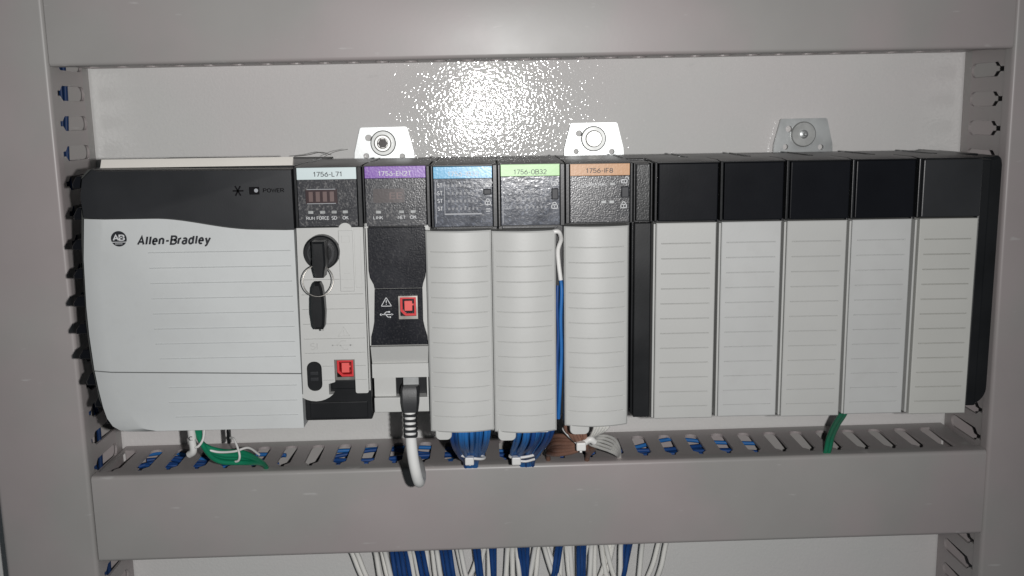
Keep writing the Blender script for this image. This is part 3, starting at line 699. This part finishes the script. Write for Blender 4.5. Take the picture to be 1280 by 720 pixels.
# ------------------------------------------------------------------ key set
kt = thing('key_set', 'two black headed keys on a steel ring, one in the key switch', 'keys', (11.5, -172, -82))
B().prism([(x + 2.6, z + 1.6) for x, z in [(8.4, -36.8), (14.7, -36.8), (15.0, -48.5), (14.2, -51.5), (13.6, -55.2), (9.6, -55.2), (8.8, -51.5), (8.2, -48.5)]], F - 7.2, F - 19, 1.0).part('key', 'black', kt)
ringp = [(13.2 + 7.7 * math.cos(a), F - 17 + 2.0 * math.sin(a), -55.2 + 7.7 * math.sin(a)) for a in [2 * math.pi * i / 36 for i in range(37)]]
B().tube(ringp, .30, 8, 1).part('ring', 'tin', kt)
k2 = B().prism([(x + 1.6, z + 1.4) for x, z in [(9.6, -57.6), (12.4, -57.6), (13.4, -60), (14.2, -66), (14.4, -73), (13.8, -80), (13.0, -81.6), (8.9, -81.6), (8.0, -80), (7.3, -73), (7.6, -66), (8.4, -60)]], F - 11.5, F - 18.5, 1.4).part('key', 'black', kt)
B().box(13, 14.4, F - 14.6, F - 13.4, -81.6, -79.8).part('key_tip', 'steel', k2, smooth=False)

# ------------------------------------------------------------------ network cable
ct = thing('network_cable', 'white network cable with black ribbed boot hanging in front of lower duct', 'cable', (56, -150, -118))
B().box(52.2, 60.6, -147.5, -140.5, -124, -113, .4).part('plug', 'clear', ct)
def slab(z, hw, hd, yc, xc=55.9): return [(xc + x * hw, yc + y * hd, z) for x, y in [(-1, -.6), (-.75, -1), (.75, -1), (1, -.6), (1, .6), (.75, 1), (-.75, 1), (-1, .6)]]
bo = B().loft([slab(-117, 4.6, 4.2, -147.6), slab(-119, 5.0, 4.6, -148.2), slab(-126, 4.9, 4.4, -149.4), slab(-131, 4.2, 3.9, -149.8)]).part('boot', 'pscover', ct)
for i in range(5):
    z = -133.0 - 2.9 * i
    B().loft([slab(z + .85, 3.75, 3.6, -150, 55.6), slab(z - .55, 3.7, 3.5, -150, 55.6)]).part('boot_rib', 'pscover', bo)
B().tube([(55.6, -150, -128), (55.6, -150.2, -144), (56.4, -150, -157), (57.9, -148, -168), (58.8, -141, -175), (58.4, -122, -178), (55.5, -96, -181), (52.5, -70, -188), (52.5, -45, -205)], 3.05, 16, 8).part('jacket', 'cablewhite', ct)

# ------------------------------------------------------------------ wire bundles
RACK[0] = False
def loose(v): return random.uniform(-v, v)
def fan_bundle(label, tops, tie, slot, m, r, name='wire_bundle', group=None):
    t = thing(name, label, 'wire bundle', (tie[0], tie[1], tie[2]), group)
    n = len(tops)
    for i, (x, y, z) in enumerate(tops):
        a = random.uniform(0, 6.28); q = random.uniform(.2, 1.0)
        dx = (i / (n - 1) - .5) * 16 + loose(.8)
        p = (tie[0] + dx, tie[1] + 3.0 * q * math.sin(a), tie[2] + 1.5 * q * math.cos(a))
        B().tube([(x, y + 6, z + 16), (x, y, z + 4), (x * .72 + p[0] * .28, y + 9, z - 8 + loose(1)), p,
                  (slot[0] + dx * .5, slot[1], slot[2]), (slot[0] + dx * .4, slot[1] + 8, slot[2] - 14)], r, 8, 5).part('wire', random.choice(m), t)
    return t
def tie_wrap(t, c, rx, ry, tilt, headp, tail=None):
    pts = [(c[0] + rx * math.cos(a), c[1] + ry * math.sin(a), c[2] + tilt * math.cos(a)) for a in [2 * math.pi * i / 24 for i in range(25)]]
    o = B().tube(pts, .9, 6, 1).part('cable_tie', 'white', t)
    B().box(headp[0] - 2.7, headp[0] + 2.7, headp[1] - 2.4, headp[1] + 2.4, headp[2] - 2.4, headp[2] + 2.4, .7).part('tie_head', 'white', o)
    if tail: B().tube([headp] + tail, .8, 6, 4).part('tie_tail', 'white', o)
tp = [(76.6 + 21 * i / 13, -134 + loose(5), -148 + loose(1.5)) for i in range(14)]
t = fan_bundle('fan of blue wires below the blue label module, white cable tie', tp, (86, -92, -176), (85.5, -66, -190), ['blue', 'blue', 'navy'], 1.35, group='blue wire bundles under the terminal doors')
tie_wrap(t, (86, -92, -176.5), 8.4, 5.2, -2.0, (85.4, -99, -177.5), [(85.6, -97, -181)])
tp = [(113 + 21 * i / 13, -134 + loose(5), -149 + loose(1.5)) for i in range(14)]
t = fan_bundle('fan of blue wires below the green label module, white cable tie', tp, (119, -92, -177), (121, -66, -190.5), ['blue', 'blue', 'navy'], 1.35, group='blue wire bundles under the terminal doors')
tie_wrap(t, (118.5, -92, -177), 8.8, 5.2, 1.0, (113.5, -98, -178.6), [(119, -99.5, -178.9), (124.5, -97, -178.6)])
B().box(119, 131, -139, -134, -148.2, -144.5, .8).part('marker_sleeve', 'white', t)

t = thing('brown_wire_bundle', 'bundle of brown wires tied below the orange label module', 'wire bundle', (146, -110, -165))
for i in range(6):
    d = loose(1.0); e = loose(2)
    B().tube([(142.5 + i * 1.9, -136, -141), (141.0 + i * 2.0, -134 + e, -149 + d), (145 + i * 1.5, -129 + e, -155.5 - .5 * i + d), (150 + i * .9, -118 + e, -160.5 - 1.3 * i), (157.5 + .9 * i, -92 + e, -174 + d), (160, -64, -190), (160, -50, -204)], 1.45, 8, 5).part('wire', 'brown', t)
for i in range(6):
    d = loose(1.2)
    B().tube([(150, -122 + d, -157 - i * 1.5), (144.5, -116 + d, -159 - i * 1.9), (138.0 + loose(1), -104, -162 - i * 2.3), (134.5 + loose(1), -84, -171.5 - 1.7 * i), (135, -62, -189), (136, -48, -204)], 1.45, 8, 5).part('wire', 'brown', t)
tie_wrap(t, (145.5, -126, -156), 5.6, 4.6, -5.5, (149.2, -133.5, -158.4), [(149.0, -134.5, -162)])
t = thing('white_wire_bundle', 'white wires bending right from the orange label module into duct slot', 'wire bundle', (160, -110, -160))
WHITE_PATHS = [[(157.0, -138.0, -138.0), (157.0, -134.0, -148.0), (155.3, -118.0, -161.9), (162.7, -102.0, -170.5), (170.1, -88.0, -177.6), (176.9, -74.0, -185.3), (181.0, -54.0, -195.0), (181.0, -46.0, -207.0)],
               [(158.9, -138.0, -138.0), (158.8, -134.0, -148.0), (156.3, -118.0, -160.8), (163.9, -102.0, -168.8), (171.2, -88.0, -175.9), (177.4, -74.0, -184.2), (181.3, -54.0, -195.0), (181.3, -46.0, -207.0)],
               [(160.8, -138.0, -138.0), (160.6, -134.0, -148.0), (157.3, -118.0, -159.8), (165.2, -102.0, -167.0), (172.3, -88.0, -174.2), (177.9, -74.0, -183.1), (181.6, -54.0, -195.0), (181.6, -46.0, -207.0)],
               [(162.7, -138.0, -138.0), (162.4, -134.0, -148.0), (158.4, -118.0, -158.8), (166.4, -102.0, -165.2), (173.4, -88.0, -172.5), (178.4, -74.0, -181.9), (181.9, -54.0, -195.0), (181.9, -46.0, -207.0)],
               [(164.6, -138.0, -138.0), (164.2, -134.0, -148.0), (159.4, -118.0, -157.7), (167.7, -102.0, -163.5), (174.5, -88.0, -170.8), (178.9, -74.0, -180.8), (182.2, -54.0, -195.0), (182.2, -46.0, -207.0)]]
for i in range(5):
    B().tube(WHITE_PATHS[i], .95, 8, 6).part('wire', 'wirewhite', t)
B().tube([(151.5, -131, -157.5), (154.6, -131.5, -155.5), (157.2, -130.5, -157.5)], 1.9, 8, 5).part('knot', 'white', t)

# earth wires under the power supply
t = thing('earth_wire_bundle', 'green earth wires with white tie ends below the power supply', 'wire bundle', (-75, -90, -160))
for i in range(4):
    d = loose(1)
    B().tube([(-74.5 - i * .9, -100, -135), (-74.5 - i * .8, -96, -152), (-74.5 + .4 * i, -93, -164 - i), (-66 + loose(1), -86 + 2 * d, -171.0 - 2.1 * i), (-55 + loose(1), -77 + 2 * d, -175.4 - 2.2 * i), (-48, -68, -184 - .7 * i), (-46, -58, -192), (-46, -48, -204)], 1.6, 8, 6).part('wire', 'green', t)
sl_ = B().tube([(-79.4, -97, -140), (-79.2, -96, -160)], 2.4, 12).part('marker_sleeve', 'white', t)
text('C', -80.6, -78.2, -160.2, -157.6, -98.8, 'ink', sl_, thick=.3)
B().tube([(-79.2, -97, -160), (-78.8, -97, -167), (-82, -95, -170)], 2.2, 8, 5).part('tie_end', 'white', t)
B().tube([(-78.6, -98, -164), (-75.5, -99, -164), (-72.4, -98, -160), (-71.4, -97, -154)], .8, 6, 5).part('cable_tie', 'white', t)
B().tube([(-73, -92, -167.8), (-66, -90.5, -170.5), (-58, -84, -172.6), (-51, -78, -172.6), (-46.5, -70, -180)], .75, 8, 6).part('tie_tail', 'white', t)
B().tube([(-62, -76, -166.5), (-58.6, -80, -166.5), (-55, -84.5, -174), (-56, -84, -178.5), (-59.5, -82, -180)], .75, 6, 5).part('cable_tie', 'white', t)
B().box(-66, -64, -70, -66, -172.5, -163.5, .5).part('tie_offcut', 'black', t)

t = thing('earth_wire', 'short green wire dropping from the blank fillers into the lower duct', 'wire', (318, -70, -180))
for i in range(2):
    B().tube([(310 + 2.6 * i, -104, -132), (311 + 2.5 * i, -98, -152), (312.6 + 2.4 * i, -80, -168), (314.4 + 2.4 * i, -66, -181), (315.4 + 2.2 * i, -58, -194), (315.6 + 2 * i, -46, -206)], 1.5, 8, 5).part('strand', 'green', t)

# blue wires with pale sleeves between the two terminal doors
t = thing('sleeved_blue_wires', 'blue wires with white looped sleeve between green and orange label modules', 'wires', (138, -138, -85))
B().tube([(130.0, -152, -35.5), (133.0, -156, -34.0), (136.4, -156, -34.0), (137.8, -152, -38.5), (136.4, -150, -44), (136.6, -149.5, -51), (137.6, -149.5, -60.5)], 1.2, 10, 6).part('sleeve', 'white', t)
B().tube([(137.4, -147.5, -58), (138.0, -150, -66), (137.3, -150.5, -82), (137.5, -150, -100), (136.6, -149.5, -120), (135.8, -146, -138)], 1.0, 8, 6).part('wire', 'blue', t)
B().tube([(136.2, -146, -64), (135.7, -147.5, -74), (136.1, -147.5, -90), (135.3, -148, -105), (135.6, -147.5, -120), (135.0, -146, -138)], .95, 8, 6).part('wire', 'navy', t)

# loose dark lint on the rack top
o = B().tube([(-16, -60, 4.2), (-8, -58, 4.8), (0, -57, 6.2), (6, -57, 4.4)], .2, 5, 5).part('wire_offcut', 'fibre', loc=(-5, -58, 4))
tag(o, 'thin dark wire offcut lying on the rack top by the pale cover', 'wire offcut')
o = B().tube([(1, -52, 3.4), (8, -54, 6.2), (16, -56, 7.6)], .14, 5, 5).part('wire_offcut', 'fibre', loc=(8, -54, 5))
tag(o, 'hair-thin wire offcut sticking up behind the pale label module', 'wire offcut')

# ------------------------------------------------------------------ wires inside the lower duct
n_in = 0
def inner_run(x0, x1, y, z, m, r, label, group):
    k = max(4, int((x1 - x0) / 35))
    k = int(k * random.uniform(.7, 1.3)) + 1; sl = loose(9)
    pts = [(x0 + (x1 - x0) * i / k, max(min(y + sl * (i / k - .5) + loose(6), -7), -50), z + loose(1.9)) for i in range(k + 1)]
    o = B().tube(pts, r, 8, 4).part('duct_wire', m, loc=pts[0])
    tag(o, label, 'wire', group)
for i in range(12): inner_run(-140 + 4 * (i % 3), -42 - 5 * (i % 4), -12 - 3.2 * i, -199.4 - 1.8 * (i % 4), 'navy' if i % 3 else 'blue', 1.4, 'blue wire inside the lower duct, seen through slots under the power supply', 'blue wires inside the lower duct, left end')
for i in range(11): inner_run(-16 + 5 * (i % 4), 282 - 9 * (i % 5), -14 - 3.4 * i, -199.6 - 1.8 * (i % 4), 'navy' if i % 3 else 'blue', 1.4, 'blue wire inside the lower duct, seen through slots under the modules', 'blue wires inside the lower duct, middle')

for i in range(4):
    pts = [(-160.8 - 2.8 * i + loose(1.5), -33 + 3 * (i % 3) - 2 * i + loose(2.5), 140 - 45 * k) for k in range(11)]
    o = B().tube(pts, 1.5, 8, 4).part('duct_wire', 'inkblue', loc=pts[-1])
    tag(o, 'dark blue wire inside the left duct, seen through its side slots', 'wire', 'blue wires inside the left duct')

for i in range(3):
    pts = [(426.5 + 3.4 * i + loose(1.5), -46 + 3 * (i % 2) + loose(3), 140 - 45 * k) for k in range(11)]
    o = B().tube(pts, 1.5, 8, 4).part('duct_wire', 'fibre', loc=pts[-1])
    tag(o, 'dark wire inside the right duct, seen through its side slots', 'wire', 'dark wires inside the right duct')

# ------------------------------------------------------------------ wires leaving the lower duct
def drop(x0, x1, m, y, r):
    zb = -345
    o = B().tube([(x0 - (x1 - x0) * .8, -36, -236), (x0 - (x1 - x0) * .2, y - 8, -256), (x0 * .7 + x1 * .3, y, -271), (x1, y + loose(2), -288), (x1 + (x1 - x0) * 1.2, y + loose(2), -312), (x1 + (x1 - x0) * 1.5, y, zb)], r, 8, 5).part('hanging_wire', m, loc=(x0, y, -256))
    if m == 'wirewhite': tag(o, 'white wire hanging down below the lower cable duct', 'wire', 'white wires below the lower duct')
    else: tag(o, 'blue wire hanging down below the lower cable duct', 'wire', 'blue wires below the lower duct')
PX = lambda q: 1.0 + (q - 440) * .553
whites = [(434, 449), (441, 456), (468, 473), (473, 481), (479, 486), (497, 500), (509, 514), (515, 521), (532, 533), (538, 541), (544, 549), (568, 575), (573, 580), (605, 590), (608, 598),
          (611, 610), (635, 632), (640, 640), (645, 648), (671, 664), (675, 671), (677, 689), (680, 694), (703, 701), (708, 711), (713, 715), (737, 728), (741, 738), (746, 745), (751, 757), (755, 765), (768, 757), (772, 763), (777, 776), (805, 802), (831, 820), (838, 829)]
blues = [(487, 492), (493, 499), (500, 505), (505, 510), (520, 527), (526, 533), (549, 555), (555, 560), (560, 565), (592, 596), (597, 600), (613, 615), (618, 617), (648, 652), (653, 655), (660, 658), (699, 692), (703, 696), (723, 723), (728, 727), (731, 730), (783, 778), (788, 781), (793, 784)]
for lst, m, r, y0 in ((whites, 'wirewhite', 1.75, -17), (blues, 'navy', 1.7, -20)):
    for q0, q1 in lst: drop(PX(q0), PX(q1), m, y0 + loose(4), r)
